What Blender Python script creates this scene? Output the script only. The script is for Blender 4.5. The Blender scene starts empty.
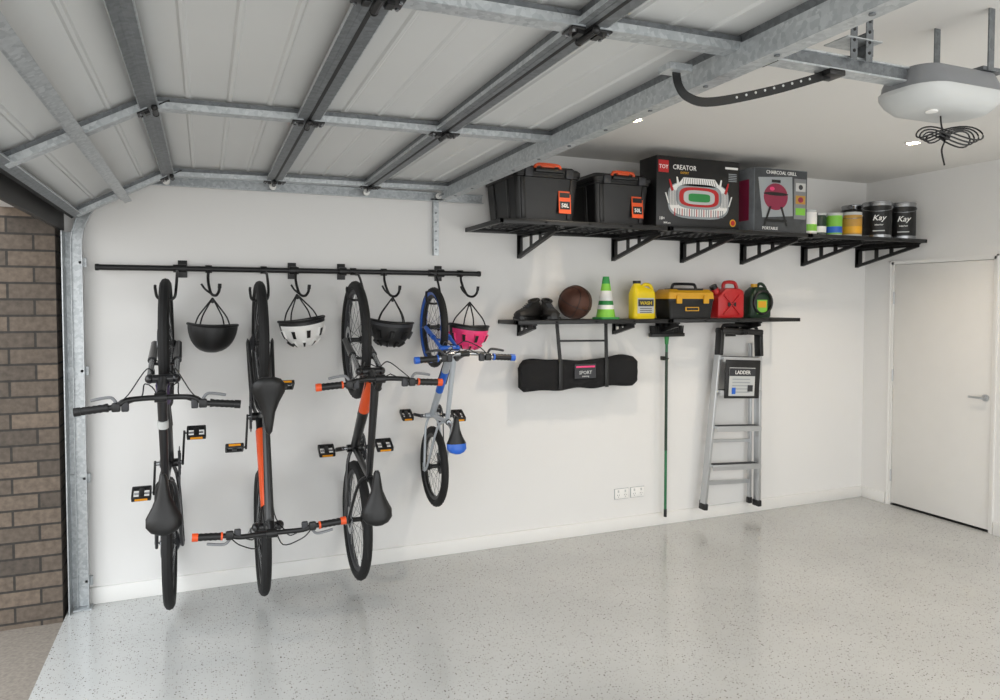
import bpy, bmesh, math, random
from mathutils import Vector, Matrix
random.seed(4)
D=4.56; XR=5.35; XL=-0.72; ZC=2.75; YB=-1.6
V=Vector
def lin(c):
    return tuple((x/12.92 if x<=0.04045 else ((x+0.055)/1.055)**2.4) for x in c)
def hexc(h):
    h=h.lstrip('#'); return lin(tuple(int(h[i:i+2],16)/255 for i in (0,2,4)))
# ------------------------------------------------------------ materials
def newmat(name):
    m=bpy.data.materials.new(name); m.use_nodes=True
    nt=m.node_tree; b=nt.nodes['Principled BSDF']; return m,nt,b
def mixc(nt,fac,a,b):
    n=nt.nodes.new('ShaderNodeMix'); n.data_type='RGBA'
    for i,x in ((0,fac),(6,a),(7,b)):
        if hasattr(x,'is_linked'): nt.links.new(x,n.inputs[i])
        elif i==0: n.inputs[0].default_value=x
        else: n.inputs[i].default_value=(*x[:3],1)
    return n.outputs[2]
def mat(name,h,rough=.5,metal=0,var=.08,scale=9,bump=0,bscale=200,emis=0,coat=0,trans=0):
    m,nt,b=newmat(name); c=hexc(h)
    tc=nt.nodes.new('ShaderNodeTexCoord'); nz=nt.nodes.new('ShaderNodeTexNoise')
    nz.inputs['Scale'].default_value=scale; nz.inputs['Detail'].default_value=3
    nt.links.new(tc.outputs['Object'],nz.inputs['Vector'])
    o=mixc(nt,nz.outputs['Fac'],tuple(x*(1-var) for x in c),tuple(min(1,x*(1+var)) for x in c))
    nt.links.new(o,b.inputs['Base Color'])
    b.inputs['Roughness'].default_value=rough; b.inputs['Metallic'].default_value=metal
    if coat: b.inputs['Coat Weight'].default_value=coat
    if trans: b.inputs['Transmission Weight'].default_value=trans
    if emis:
        b.inputs['Emission Color'].default_value=(*c,1); b.inputs['Emission Strength'].default_value=emis
    if bump:
        n2=nt.nodes.new('ShaderNodeTexNoise'); n2.inputs['Scale'].default_value=bscale
        nt.links.new(tc.outputs['Object'],n2.inputs['Vector'])
        bp=nt.nodes.new('ShaderNodeBump'); bp.inputs['Strength'].default_value=bump; bp.inputs['Distance'].default_value=.003
        nt.links.new(n2.outputs['Fac'],bp.inputs['Height']); nt.links.new(bp.outputs['Normal'],b.inputs['Normal'])
    return m
def galv(name,h,h2,rough=.42,metal=.6):
    m,nt,b=newmat(name)
    tc=nt.nodes.new('ShaderNodeTexCoord'); v=nt.nodes.new('ShaderNodeTexVoronoi'); v.inputs['Scale'].default_value=70
    nt.links.new(tc.outputs['Object'],v.inputs['Vector'])
    s=nt.nodes.new('ShaderNodeSeparateColor'); nt.links.new(v.outputs['Color'],s.inputs[0])
    nt.links.new(mixc(nt,s.outputs[0],hexc(h),hexc(h2)),b.inputs['Base Color'])
    b.inputs['Roughness'].default_value=rough; b.inputs['Metallic'].default_value=metal
    return m
def floor_mat():
    m,nt,b=newmat('epoxy_flake_floor'); L=nt.links.new
    tc=nt.nodes.new('ShaderNodeTexCoord')
    def flakes(sc,thr,gate):
        v=nt.nodes.new('ShaderNodeTexVoronoi'); v.inputs['Scale'].default_value=sc
        L(tc.outputs['Object'],v.inputs['Vector'])
        s=nt.nodes.new('ShaderNodeSeparateColor'); L(v.outputs['Color'],s.inputs[0])
        lt=nt.nodes.new('ShaderNodeMath'); lt.operation='LESS_THAN'; L(v.outputs['Distance'],lt.inputs[0]); lt.inputs[1].default_value=thr
        gt=nt.nodes.new('ShaderNodeMath'); gt.operation='GREATER_THAN'; L(s.outputs[0],gt.inputs[0]); gt.inputs[1].default_value=gate
        mu=nt.nodes.new('ShaderNodeMath'); mu.operation='MULTIPLY'; L(lt.outputs[0],mu.inputs[0]); L(gt.outputs[0],mu.inputs[1])
        return mu.outputs[0]
    n=nt.nodes.new('ShaderNodeTexNoise'); n.inputs['Scale'].default_value=1.6; n.inputs['Detail'].default_value=5
    L(tc.outputs['Object'],n.inputs['Vector'])
    base=mixc(nt,n.outputs['Fac'],hexc('acadac'),hexc('c6c7c5'))
    c1=mixc(nt,flakes(66,.23,.72),base,hexc('5f554d'))
    c2=mixc(nt,flakes(110,.27,.62),c1,hexc('8c8780'))
    L(c2,b.inputs['Base Color'])
    b.inputs['Specular IOR Level'].default_value=.6
    r=nt.nodes.new('ShaderNodeMapRange'); L(n.outputs['Fac'],r.inputs[0]); r.inputs[3].default_value=.08; r.inputs[4].default_value=.22
    L(r.outputs[0],b.inputs['Roughness'])
    n3=nt.nodes.new('ShaderNodeTexNoise'); n3.inputs['Scale'].default_value=25; L(tc.outputs['Object'],n3.inputs['Vector'])
    bp=nt.nodes.new('ShaderNodeBump'); bp.inputs['Strength'].default_value=.25; bp.inputs['Distance'].default_value=.002
    L(n3.outputs['Fac'],bp.inputs['Height']); L(bp.outputs['Normal'],b.inputs['Normal'])
    return m
def brick_mat():
    m,nt,b=newmat('brickwork'); L=nt.links.new
    tc=nt.nodes.new('ShaderNodeTexCoord'); s=nt.nodes.new('ShaderNodeSeparateXYZ'); L(tc.outputs['Object'],s.inputs[0])
    a=nt.nodes.new('ShaderNodeMath'); L(s.outputs[0],a.inputs[0]); L(s.outputs[1],a.inputs[1])
    c=nt.nodes.new('ShaderNodeCombineXYZ'); L(a.outputs[0],c.inputs[0]); L(s.outputs[2],c.inputs[1])
    br=nt.nodes.new('ShaderNodeTexBrick'); L(c.outputs[0],br.inputs['Vector'])
    br.inputs['Scale'].default_value=1; br.inputs['Brick Width'].default_value=.24; br.inputs['Row Height'].default_value=.086
    br.inputs['Mortar Size'].default_value=.006
    br.inputs['Color1'].default_value=(*hexc('857668'),1); br.inputs['Color2'].default_value=(*hexc('615850'),1); br.inputs['Mortar'].default_value=(*hexc('45413d'),1)
    nz=nt.nodes.new('ShaderNodeTexNoise'); nz.inputs['Scale'].default_value=35; L(tc.outputs['Object'],nz.inputs['Vector'])
    mx=nt.nodes.new('ShaderNodeMix'); mx.data_type='RGBA'; mx.blend_type='MULTIPLY'; mx.inputs[0].default_value=.7
    L(br.outputs['Color'],mx.inputs[6]); L(nz.outputs['Fac'],mx.inputs[7])
    L(mx.outputs[2],b.inputs['Base Color']); b.inputs['Roughness'].default_value=.9
    bp=nt.nodes.new('ShaderNodeBump'); bp.inputs['Distance'].default_value=.006; bp.invert=True
    L(br.outputs['Fac'],bp.inputs['Height']); L(bp.outputs['Normal'],b.inputs['Normal'])
    return m
WALL=mat('wall_paint','e2e1df',.75,var=.02,scale=1.5,bump=.05)
CEIL=mat('ceiling_paint','e2e0dc',.85,var=.02,scale=2)
TRIM=mat('trim_gloss_white','e4e3e0',.4,var=.02)
DOORW=mat('door_paint','e1dfdb',.45,var=.02)
FLOOR=floor_mat(); BRICK=brick_mat()
GROUND=mat('exposed_aggregate','857d74',.9,var=.4,scale=60,bump=.5)
GAL=galv('galvanised_steel','c4c8ca','a9aeb1',.36,.55)
GALD=galv('galvanised_dull_shade','7b7f82','696d70',.45,.5)  # darker steel; shade on the door's joint rails is put into this colour
PANEL=mat('door_sheet_steel','cfd0cf',.45,metal=.1,var=.04,scale=3)
JOINT=mat('dark_joint_seal','18191a',.6)
BRZ=mat('lintel_steel','3a3938',.6)
BLK=mat('black_powdercoat','0b0b0c',.4,var=.2)
BPL=mat('black_plastic','0d0d0e',.42,var=.2,bump=.1)
RUB=mat('tyre_rubber','111112',.75,var=.2,bump=.3)
DGR=mat('dark_grey','2f3034',.5)
ALU=mat('aluminium','c3c5c7',.32,metal=.85,var=.05)
CHR=mat('steel_bright','a5a7aa',.25,metal=.95)
ORG=mat('orange_paint','dd5322',.35,var=.05)
REFL=mat('amber_reflector','e89a20',.25)
WHT=mat('white_plastic','ecebe8',.4,var=.02)
LGR=mat('light_grey_plastic','bfc1c0',.45,var=.03)
MGR=mat('mid_grey_plastic','7d7f82',.4,var=.03)
BLU=mat('blue_paint','1f5fc4',.3)
RED=mat('red_plastic','b81c1f',.35)
PNK=mat('pink_plastic','e83a78',.35)
YEL=mat('yellow_plastic','ecd018',.4)
YEL2=mat('toolbox_yellow','d8a01c',.45)
GRN=mat('green_plastic','2c8a44',.45)
LGRN=mat('lime_print','7ec142',.5)
DGN=mat('dark_green_plastic','16301f',.4)
POLE=mat('green_pole','1d6a41',.4)
PUR=mat('purple_paint','4b3d66',.35)
BALL=mat('basketball_leather','472719',.6,var=.15,bump=.5,bscale=400)
CLOTH=mat('bag_fabric','0f0f11',.9,var=.25,bump=.4,bscale=90)
SHOE=mat('shoe_leather','1c1a18',.6,var=.2)
CARD=mat('black_card','111112',.4,var=.1)
CARDG=mat('grey_card','6f7377',.5,var=.35,scale=14)
CARDD=mat('print_charcoal','3d4043',.5,var=.5,scale=20)
MAG=mat('maroon_enamel','8a2242',.3)
PGR=mat('print_grey','9aa0a3',.5)
BRN=mat('tan_label','b58a3a',.5)
LAMP=mat('lamp_diffuser','fff0d8',.5,emis=30)
# ------------------------------------------------------------ builder
class B:
    def __init__(s): s.v=[];s.f=[];s.m=[];s.mats=[]
    def mi(s,m):
        if m not in s.mats: s.mats.append(m)
        return s.mats.index(m)
    def add(s,vs,fs,m,M=None):
        o=len(s.v); k=s.mi(m)
        for p in vs:
            p=V(p); s.v.append(M@p if M else p)
        for f in fs: s.f.append([o+i for i in f]); s.m.append(k)
    def bmadd(s,bm,m,M=None):
        bm.verts.ensure_lookup_table(); bm.verts.index_update()
        s.add([v.co.copy() for v in bm.verts],[[v.index for v in f.verts] for f in bm.faces],m,M); bm.free()
    def box(s,c,size,m,rot=None,bev=0,M=None):
        bm=bmesh.new(); bmesh.ops.create_cube(bm,size=1)
        bmesh.ops.scale(bm,vec=V(size),verts=bm.verts)
        if bev: bmesh.ops.bevel(bm,geom=bm.edges[:],offset=bev,segments=2,affect='EDGES',profile=.5)
        T=Matrix.Translation(V(c))
        if rot is not None: T=T@rot.to_4x4()
        if M is not None: T=M@T
        s.bmadd(bm,m,T)
    def b2(s,x0,x1,y0,y1,z0,z1,m,bev=0,M=None):
        s.box(((x0+x1)/2,(y0+y1)/2,(z0+z1)/2),(abs(x1-x0),abs(y1-y0),abs(z1-z0)),m,bev=bev,M=M)
    def beam(s,p0,p1,a,b,m,ref=(1,0,0),bev=0,M=None):
        p0=V(p0);p1=V(p1);d=p1-p0;z=d.normalized();x=V(ref);x=(x-z*x.dot(z)).normalized();y=z.cross(x)
        R=Matrix((x,y,z)).transposed()
        s.box((p0+p1)/2,(a,b,d.length),m,rot=R,bev=bev,M=M)
    def tube(s,pts,r,m,n=8,closed=False,M=None,flat=None):
        P=[V(p) for p in pts]; N=len(P); vs=[];fs=[]
        rr=r if isinstance(r,(list,tuple)) else [r]*N
        up=None
        for i in range(N):
            a=P[(i-1)%N] if (i>0 or closed) else P[i]; b=P[(i+1)%N] if (i<N-1 or closed) else P[i]
            t=(b-a).normalized()
            if up is None:
                up=V((0,0,1)) if abs(t.z)<.9 else V((0,1,0))
                if flat: up=V(flat)
            u=(up-t*up.dot(t)).normalized(); w=t.cross(u); up=u
            for k in range(n):
                A=2*math.pi*k/n; vs.append(P[i]+(u*math.cos(A)+w*math.sin(A))*rr[i])
        for i in range(N if closed else N-1):
            j=(i+1)%N
            for k in range(n):
                l=(k+1)%n; fs.append((i*n+k,i*n+l,j*n+l,j*n+k))
        if not closed: fs.append(tuple(range(n))); fs.append(tuple((N-1)*n+k for k in range(n)))
        s.add(vs,fs,m,M)
    def cyl(s,p0,p1,r,m,n=16,M=None): s.tube([p0,p1],r,m,n,M=M)
    def lathe(s,prof,c,axis,m,n=32,closed=False,M=None,mod=None):
        z=V(axis).normalized(); x=V((1,0,0)) if abs(z.x)<.9 else V((0,1,0)); x=(x-z*x.dot(z)).normalized(); y=z.cross(x)
        vs=[];fs=[];K=len(prof);c=V(c)
        for i in range(n):
            A=2*math.pi*i/n
            for j,(r,h) in enumerate(prof):
                if mod: r=r+mod(i,j)
                vs.append(c+(x*math.cos(A)+y*math.sin(A))*r+z*h)
        for i in range(n):
            a=i*K;b=((i+1)%n)*K
            for j in range(K if closed else K-1):
                l=(j+1)%K; fs.append((a+j,b+j,b+l,a+l))
        if not closed:
            fs.append(tuple(i*K for i in range(n))); fs.append(tuple(i*K+K-1 for i in range(n)))
        s.add(vs,fs,m,M)
    def torus(s,c,axis,R,r,m,n=32,k=8,M=None,ry=None):
        s.lathe([(R+r*math.cos(2*math.pi*j/k),(ry or r)*math.sin(2*math.pi*j/k)) for j in range(k)],c,axis,m,n,True,M)
    def loft(s,rings,m,M=None,caps=True):
        n=len(rings[0]);vs=[p for r in rings for p in r];fs=[]
        for i in range(len(rings)-1):
            for k in range(n):
                l=(k+1)%n; fs.append((i*n+k,i*n+l,(i+1)*n+l,(i+1)*n+k))
        if caps: fs.append(tuple(range(n))); fs.append(tuple((len(rings)-1)*n+k for k in range(n)))
        s.add(vs,fs,m,M)
    def ell(s,c,r,m,M=None,u=20,v=12):
        bm=bmesh.new(); bmesh.ops.create_uvsphere(bm,u_segments=u,v_segments=v,radius=1)
        T=Matrix.Translation(V(c))@Matrix.Diagonal((*r,1)); 
        s.bmadd(bm,m,(M@T) if M else T)
    def prism(s,poly,y0,y1,m,bev=0,M=None):
        bm=bmesh.new(); a=[bm.verts.new((x,y0,z)) for x,z in poly]; f=bm.faces.new(a)
        r=bmesh.ops.extrude_face_region(bm,geom=[f]); 
        for v in [g for g in r['geom'] if isinstance(g,bmesh.types.BMVert)]: v.co.y=y1
        if bev: bmesh.ops.bevel(bm,geom=bm.edges[:],offset=bev,segments=2,affect='EDGES',profile=.5)
        s.bmadd(bm,m,M)
    def decal(s,poly,y,m,M=None): s.prism(poly,y,y-.0012,m,M=M)
    def text(s,t,x,y,z,size,m,M=None,sx=1,shear=0,align='CENTER'):
        c=bpy.data.curves.new('t','FONT'); c.body=t; c.size=size; c.align_x=align; c.extrude=.0006; c.shear=shear; c.resolution_u=2
        c.offset=size*.01
        o=bpy.data.objects.new('t',c); me=o.to_mesh()
        T=Matrix.Translation((x,y,z))@Matrix.Rotation(math.pi/2,4,'X')@Matrix.Diagonal((sx,1,1,1))
        if M: T=M@T
        s.add([v.co.copy() for v in me.vertices],[list(p.vertices) for p in me.polygons],m,T)
        o.to_mesh_clear(); bpy.data.objects.remove(o); bpy.data.curves.remove(c)
    def build(s,name,M=None,loc=None,ang=35,smooth=True,parent=None):
        me=bpy.data.meshes.new(name); me.from_pydata([tuple(p) for p in s.v],[],s.f)
        for m in s.mats: me.materials.append(m)
        me.polygons.foreach_set('material_index',s.m)
        bm=bmesh.new(); bm.from_mesh(me); bmesh.ops.recalc_face_normals(bm,faces=bm.faces); bm.to_mesh(me); bm.free()
        if smooth:
            me.shade_smooth(); me.set_sharp_from_angle(angle=math.radians(ang))
        o=bpy.data.objects.new(name,me); bpy.context.collection.objects.link(o)
        if M is not None: o.matrix_world=M
        if loc is not None: o.location=loc
        if parent is not None: o.parent=parent
        return o
def cr(P,k=6,closed=False):
    P=[V(p) for p in P];N=len(P);out=[]
    for i in range(N if closed else N-1):
        g=(lambda j:P[j%N]) if closed else (lambda j:P[max(0,min(N-1,j))])
        a,b,c,d=g(i-1),g(i),g(i+1),g(i+2)
        for q in range(k):
            t=q/k; out.append(.5*((2*b)+(c-a)*t+(2*a-5*b+4*c-d)*t*t+(3*b-a-3*c+d)*t**3))
    if not closed: out.append(P[-1])
    return out
def rrect(w,d,r,z,n=5,cx=0,cy=0):
    o=[]
    for q,(sx,sy) in enumerate(((1,1),(-1,1),(-1,-1),(1,-1))):
        for i in range(n+1):
            A=math.pi/2*(q+i/n); o.append(V((cx+sx*(w/2-r)+r*math.cos(A),cy+sy*(d/2-r)+r*math.sin(A),z)))
    return o
def ellpoly(cx,cz,a,b,n=28,e=1): 
    o=[]
    for i in range(n):
        A=2*math.pi*i/n;c=math.cos(A);q=math.sin(A)
        o.append((cx+a*math.copysign(abs(c)**e,c),cz+b*math.copysign(abs(q)**e,q)))
    return o
def simple(name,x0,x1,y0,y1,z0,z1,m,bev=0):
    b=B(); b.b2(x0,x1,y0,y1,z0,z1,m,bev); return b.build(name)
# ------------------------------------------------------------ room
simple('floor',XL,XR+.15,YB,D+.15,-.12,0,FLOOR)
simple('driveway_ground',-6,XL,YB-3,D+3,-.2,-.03,GROUND)
b=B(); b.b2(XL,XR+.15,D,D+.15,0,ZC,WALL); b.build('wall_back')
DY0,DY1,DH=3.43,4.30,2.05
b=B(); b.b2(XR,XR+.15,DY1,D,0,ZC,WALL); b.b2(XR,XR+.15,YB,DY0,0,ZC,WALL); b.b2(XR,XR+.15,DY0,DY1,DH,ZC,WALL); b.build('wall_right')
b=B(); b.b2(XL-.25,XL,YB,4.42,2.2,ZC+.2,WALL); b.b2(XL-.25,XL,YB,-.5,-.03,2.2,WALL); b.build('wall_left')
simple('trim_2',XL-.01,XL+.012,-.5,4.56,2.10,2.24,BRZ)
simple('ceiling',XL,XR+.15,YB,D+.15,ZC,ZC+.15,CEIL)
simple('brick_pier',XL-1.2,XL-.012,4.43,D+.6,-.03,2.7,BRICK)
b=B(); b.b2(XL,XR,D-.016,D,0,.095,TRIM,.003); b.build('baseboard_back')
b=B(); b.b2(XR-.016,XR,DY1+.02,D-.016,0,.095,TRIM,.003); b.b2(XR-.016,XR,YB,DY0-.02,0,.095,TRIM,.003); b.build('baseboard_right')
# door in right wall
b=B()
b.b2(XR+.012,XR+.05,DY0+.025,DY1-.025,.018,DH-.025,DOORW,.002)
b.b2(XR+.0,XR+.12,DY1-.022,DY1,0,DH,TRIM); b.b2(XR+.0,XR+.12,DY0,DY0+.022,0,DH,TRIM); b.b2(XR+.0,XR+.12,DY0,DY1,DH-.022,DH,TRIM)
b.b2(XR+.012,XR+.14,DY0+.02,DY1-.02,0,.006,BLK); b.b2(XR+.06,XR+.14,DY0+.02,DY1-.02,0,DH-.02,BLK)
for z in (.25,1.1,1.75): b.cyl((XR+.006,DY1-.024,z-.05),(XR+.006,DY1-.024,z+.05),.007,ALU,10)
b.lathe([(.026,0),(.026,.008),(.01,.01),(.01,.05)],(XR+.012,DY0+.07,1.0),(-1,0,0),ALU,20)
b.beam((XR-.035,DY0+.07,1.0),(XR-.035,DY0+.17,1.0),.016,.016,ALU,ref=(1,0,0),bev=.004)
b.build('door_1')
b=B(); b.b2(XR-.01,XR,DY1,DY1+.012,0,DH+.012,TRIM); b.b2(XR-.01,XR,DY0-.012,DY0,0,DH+.012,TRIM); b.b2(XR-.01,XR,DY0-.012,DY1+.012,DH,DH+.012,TRIM); b.build('trim_1')
# ------------------------------------------------------------ garage door (raised)
b=B(); Y0,Y1=-.42,4.42; yc=(Y0+Y1)/2; W=Y1-Y0
joints=[(-.66,2.20),(-.19,2.458),(.385,2.466),(.945,2.472),(1.47,2.48)]
stiles=[4.36,2.9,1.68,.46,-.36]
def hinge(M,x,y):
    for sx in (-1,1):
        b.box((x+sx*.04,y,-.062),(.042,.06,.006),BLK,bev=.002,M=M)
        b.box((x+sx*.028,y,-.067),(.018,.034,.012),BLK,M=M)
        for sy in(-1,1): b.cyl((x+sx*.05,y+sy*.02,-.064),(x+sx*.05,y+sy*.02,-.071),.005,CHR,8,M=M)
    b.cyl((x,y-.042,-.07),(x,y+.042,-.07),.010,BLK,10,M=M)
    b.ell((x,y-.046,-.07),(.012,.010,.012),BLK,M=M,u=10,v=6); b.ell((x,y+.046,-.07),(.012,.010,.012),BLK,M=M,u=10,v=6)
for i in range(4):
    a=V((joints[i][0],0,joints[i][1])); c=V((joints[i+1][0],0,joints[i+1][1]))
    x=(c-a).normalized(); y=V((0,1,0)); z=x.cross(y); L=(c-a).length
    M=Matrix((x,y,z)).transposed().to_4x4(); M.translation=a
    b.box((L/2,yc,0),(L-.004,W,.012),PANEL,M=M)
    for q in range(1,4): b.prism([(L*q/4-.012,-.006),(L*q/4-.005,-.012),(L*q/4+.005,-.012),(L*q/4+.012,-.006)],Y0+.03,Y1-.03,PANEL,M=M)
    for e in (.014,L-.014):
        b.box((e,yc,-.03),(.020,W,.05),GALD,M=M)
        b.box((e+(.010 if e<L/2 else -.010),yc,-.052),(.040,W,.004),GALD,M=M)
        b.box((e+(.029 if e<L/2 else -.029),yc,-.047),(.003,W,.014),GAL,M=M)
    if i<3: b.box((L+.0,yc,-.033),(.012,W,.046),JOINT,M=M)
    for s_ in stiles:
        b.box((L/2,s_,-.034),(L-.05,.03,.04),GALD,M=M)
        b.box((L/2,s_,-.056),(L-.04,.056,.004),GAL,M=M)
        for q in (-1,1): b.box((L/2,s_+q*.027,-.045),(L-.04,.004,.022),GAL,M=M)
        if i<3: hinge(M,L,s_)
    if i==0:
        b.box((L*.5,yc,-.072),(.026,W,.028),GAL,M=M); b.box((L*.5+.018,yc,-.086),(.014,W,.004),GAL,M=M); b.box((L*.5-.018,yc,-.060),(.014,W,.004),GAL,M=M)
        b.box((.0,yc,-.02),(.03,W,.05),RUB,M=M)
    if i==3:
        b.box((L+.012,yc,-.05),(.006,W,.11),GAL,M=M); b.box((L-.015,yc,-.105),(.06,W,.005),GAL,M=M); b.box((L-.045,yc,-.08),(.005,W,.05),GAL,M=M)
        for k in range(int(W/.3)): b.cyl((L-.02,Y0+.15+k*.3,-.108),(L-.02,Y0+.15+k*.3,-.112),.008,GALD,8,M=M)
for xx,zz in ((-.19,2.41),(.385,2.415),(.945,2.415),(1.42,2.42)):
    b.cyl((xx,4.38,zz-.02),(xx,4.46,zz-.02),.006,CHR,8); b.cyl((xx,4.455,zz-.02),(xx,4.475,zz-.02),.02,WHT,14)
b.build('garage_door')
# tracks
b=B()
path=[(-.645,0.01),(-.645,2.02)]
for i in range(1,11):
    A=math.pi/2*i/10; path.append((-.645+.38*(1-math.cos(A)),2.02+.38*math.sin(A)))
path.append((1.74,2.40))
def sweep(prof):
    rings=[]
    for i,p in enumerate(path):
        a=path[max(0,i-1)];c=path[min(len(path)-1,i+1)]; t=V((c[0]-a[0],0,c[1]-a[1])).normalized(); n=V((-t.z,0,t.x))
        rings.append([V((p[0],0,p[1]))+n*u+V((0,v,0)) for u,v in prof])
    b.loft(rings,GAL)
yy=4.50
sweep([(-.028,yy),(-.028,yy+.025),(.028,yy+.025),(.028,yy),(.024,yy),(.024,yy+.02),(-.024,yy+.02),(-.024,yy)])
sweep([(-.03,yy-.012),(-.03,yy+.004),(-.026,yy+.004),(-.026,yy-.012)])
b.b2(-.705,-.70,4.43,4.55,0,2.09,GAL); b.b2(-.70,-.62,4.54,4.543,0,2.09,GAL)
for z in (.12,.7,1.3,1.9): b.b2(-.70,-.6,4.525,4.54,z,z+.05,GAL); b.cyl((-.63,4.53,z+.025),(-.63,4.52,z+.025),.008,CHR,8)
b.b2(-.69,-.6,4.47,4.54,0,.008,GAL)
b.b2(1.40,1.445,4.553,4.558,2.02,2.42,GAL); b.b2(1.40,1.404,4.515,4.555,2.02,2.42,GAL); b.b2(1.38,1.47,4.52,4.558,2.38,2.39,GAL)
for z in (2.06,2.12,2.18,2.24,2.3): b.cyl((1.425,4.553,z),(1.425,4.548,z),.006,GALD,8)
b.build('door_track')
# ------------------------------------------------------------ opener
b=B(); oy=1.82; ox=2.50
b.b2(1.66,2.35,oy-.022,oy+.022,2.480,2.52,GALD); b.b2(1.66,2.35,oy-.03,oy+.03,2.52,2.526,GAL); b.b2(1.66,2.35,oy-.03,oy+.03,2.474,2.480,GAL)
b.b2(1.64,1.70,oy-.034,oy+.034,2.468,2.535,BLK)
b.b2(1.92,1.99,oy-.036,oy+.036,2.455,2.475,BLK,.004)
for xx in (2.00,2.07):
    b.b2(xx,xx+.03,oy-.045,oy-.042,2.51,ZC,GALD)
    for k in range(6): b.cyl((xx+.015,oy-.045,2.54+k*.035),(xx+.015,oy-.047,2.54+k*.035),.006,BLK,8)
b.b2(1.98,2.14,oy-.05,oy+.05,2.58,2.584,GAL); b.b2(1.98,2.14,oy-.05,oy+.05,ZC-.004,ZC,GAL)
b.b2(2.1,2.103,oy-.045,oy+.045,2.53,2.62,GALD)
rings=[]
for z,w,d,r in ((2.535,.34,.15,.05),(2.528,.40,.19,.07),(2.48,.43,.24,.09),(2.455,.44,.25,.1)): rings.append(rrect(w,d,r,z,6,ox,oy))
b.loft(rings,MGR)
rings=[]
for z,w,d,r in ((2.455,.45,.262,.1),(2.44,.455,.265,.11),(2.415,.43,.25,.12),(2.39,.36,.20,.09),(2.38,.26,.13,.06)): rings.append(rrect(w,d,r,z,6,ox,oy))
b.loft(rings,LGR)
b.lathe([(.0005,2.386),(.02,2.386),(.02,2.376),(.0005,2.374)],(ox-.1,oy-.04,0),(0,0,1),WHT,16)
b.b2(ox+.08,ox+.2,oy-.1,oy+.1,2.532,2.545,GALD)
for q in (-.105,.10): b.b2(ox+.10,ox+.13,oy+q,oy+q+.005,2.53,ZC,GALD)
for k in range(4):
    a=.085+.014*k
    b.tube([(ox+a*1.0*math.cos(t)*(1.15 if math.cos(t)>0 else .75),oy-.02-.3*a*math.cos(t)+.01*k*math.sin(t),2.295+.008*k+.022*math.sin(2*t)+.010*math.sin(t)) for t in [2*math.pi*i/32 for i in range(32)]],.003,BLK,6,True)
b.tube(cr([(ox,oy,2.39),(ox-.02,oy-.02,2.34),(ox,oy-.02,2.295),(ox-.03,oy-.03,2.25),(ox+.0,oy-.02,2.20)]),.003,BLK,6)
b.cyl((ox-.012,oy-.02,2.305),(ox+.012,oy-.02,2.305),.014,BLK,8)
arm=cr([(1.33,0,2.42),(1.34,0,2.36),(1.38,0,2.325),(1.47,0,2.322),(1.7,0,2.382),(1.95,0,2.465)],6)
rings=[]
for i,p in enumerate(arm):
    t=(arm[min(i+1,len(arm)-1)]-arm[max(i-1,0)]).normalized(); n=V((-t.z,0,t.x))
    rings.append([p+n*.014+V((0,oy-.004,0)),p+n*.014+V((0,oy,0)),p-n*.014+V((0,oy,0)),p-n*.014+V((0,oy-.004,0))])
b.loft(rings,BLK)
for k in range(9): 
    t=k/9; b.cyl((1.56+.34*t,oy-.004,2.345+.105*t),(1.56+.34*t,oy-.0065,2.345+.105*t),.004,LGR,10)
b.b2(1.29,1.37,oy-.03,oy+.03,2.395,2.415,GAL)
b.build('garage_door_opener')
# ------------------------------------------------------------ shelves
def bracket(b,x,z,dep,leg,w=.03):
    y=D-.003
    b.b2(x-w/2,x+w/2,y-.006,y,z-leg,z,BLK); b.b2(x-w/2,x+w/2,y-dep,y,z-.012,z,BLK)
    t=.006
    b.b2(x-t/2,x+t/2,y-.025,y,z-leg,z,BLK); b.b2(x-t/2,x+t/2,y-dep,y,z-.03,z,BLK)
    b.beam((x,y-.008,z-leg+.012),(x,y-dep+.01,z-.022),.024,.024,BLK)
    # solid gussets at the root and at the tip leave an open slot between them
    b.prism([(0,0),(-dep*.10,0),(-dep*.10,-leg*.84),(0,-leg)],-t/2,t/2,BLK,M=Matrix.Translation((x,y,z))@Matrix.Rotation(math.pi/2,4,'Z'))
    for f in (.34,.58): b.b2(x-t/2,x+t/2,y-dep*f-.018,y-dep*f+.018,z-leg*(1-f)-.01,z-.012,BLK)
def shelf(name,x0,n,z,dep,legs,leg):
    b=B(); y=D-.004
    for k in range(n):
        a=x0+1.22*k+.002;c=a+1.216
        for yy in (y-.012,y-dep+.012): b.b2(a,c,yy-.012,yy+.012,z-.028,z,BLK,.002)
        for xx in (a+.012,c-.012): b.b2(xx-.012,xx+.012,y-dep,y,z-.028,z,BLK,.002)
        m=int(1.2/.05)
        for i in range(1,m): b.cyl((a+1.216*i/m,y-dep,z-.004),(a+1.216*i/m,y,z-.004),.0028,BLK,5)
        for i in range(1,int(dep/.08)): b.cyl((a,y-.08*i-.02,z-.009),(c,y-.08*i-.02,z-.009),.003,BLK,5)
        for i in (1,2,3): b.b2(a+.304*i-.008,a+.304*i+.008,y-dep,y,z-.02,z-.008,BLK)
    for x in legs: bracket(b,x,z-.026,dep-.03,leg)
    return b.build(name)
TZ=2.21; LZ=1.59
shelf('wall_shelf',1.63,3,TZ,.62,[2.03,2.79,3.40,3.98,4.62,5.24],.17)
shelf('wall_shelf',1.87,2,LZ,.30,[2.03,2.80,3.18,3.94],.09)
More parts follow.
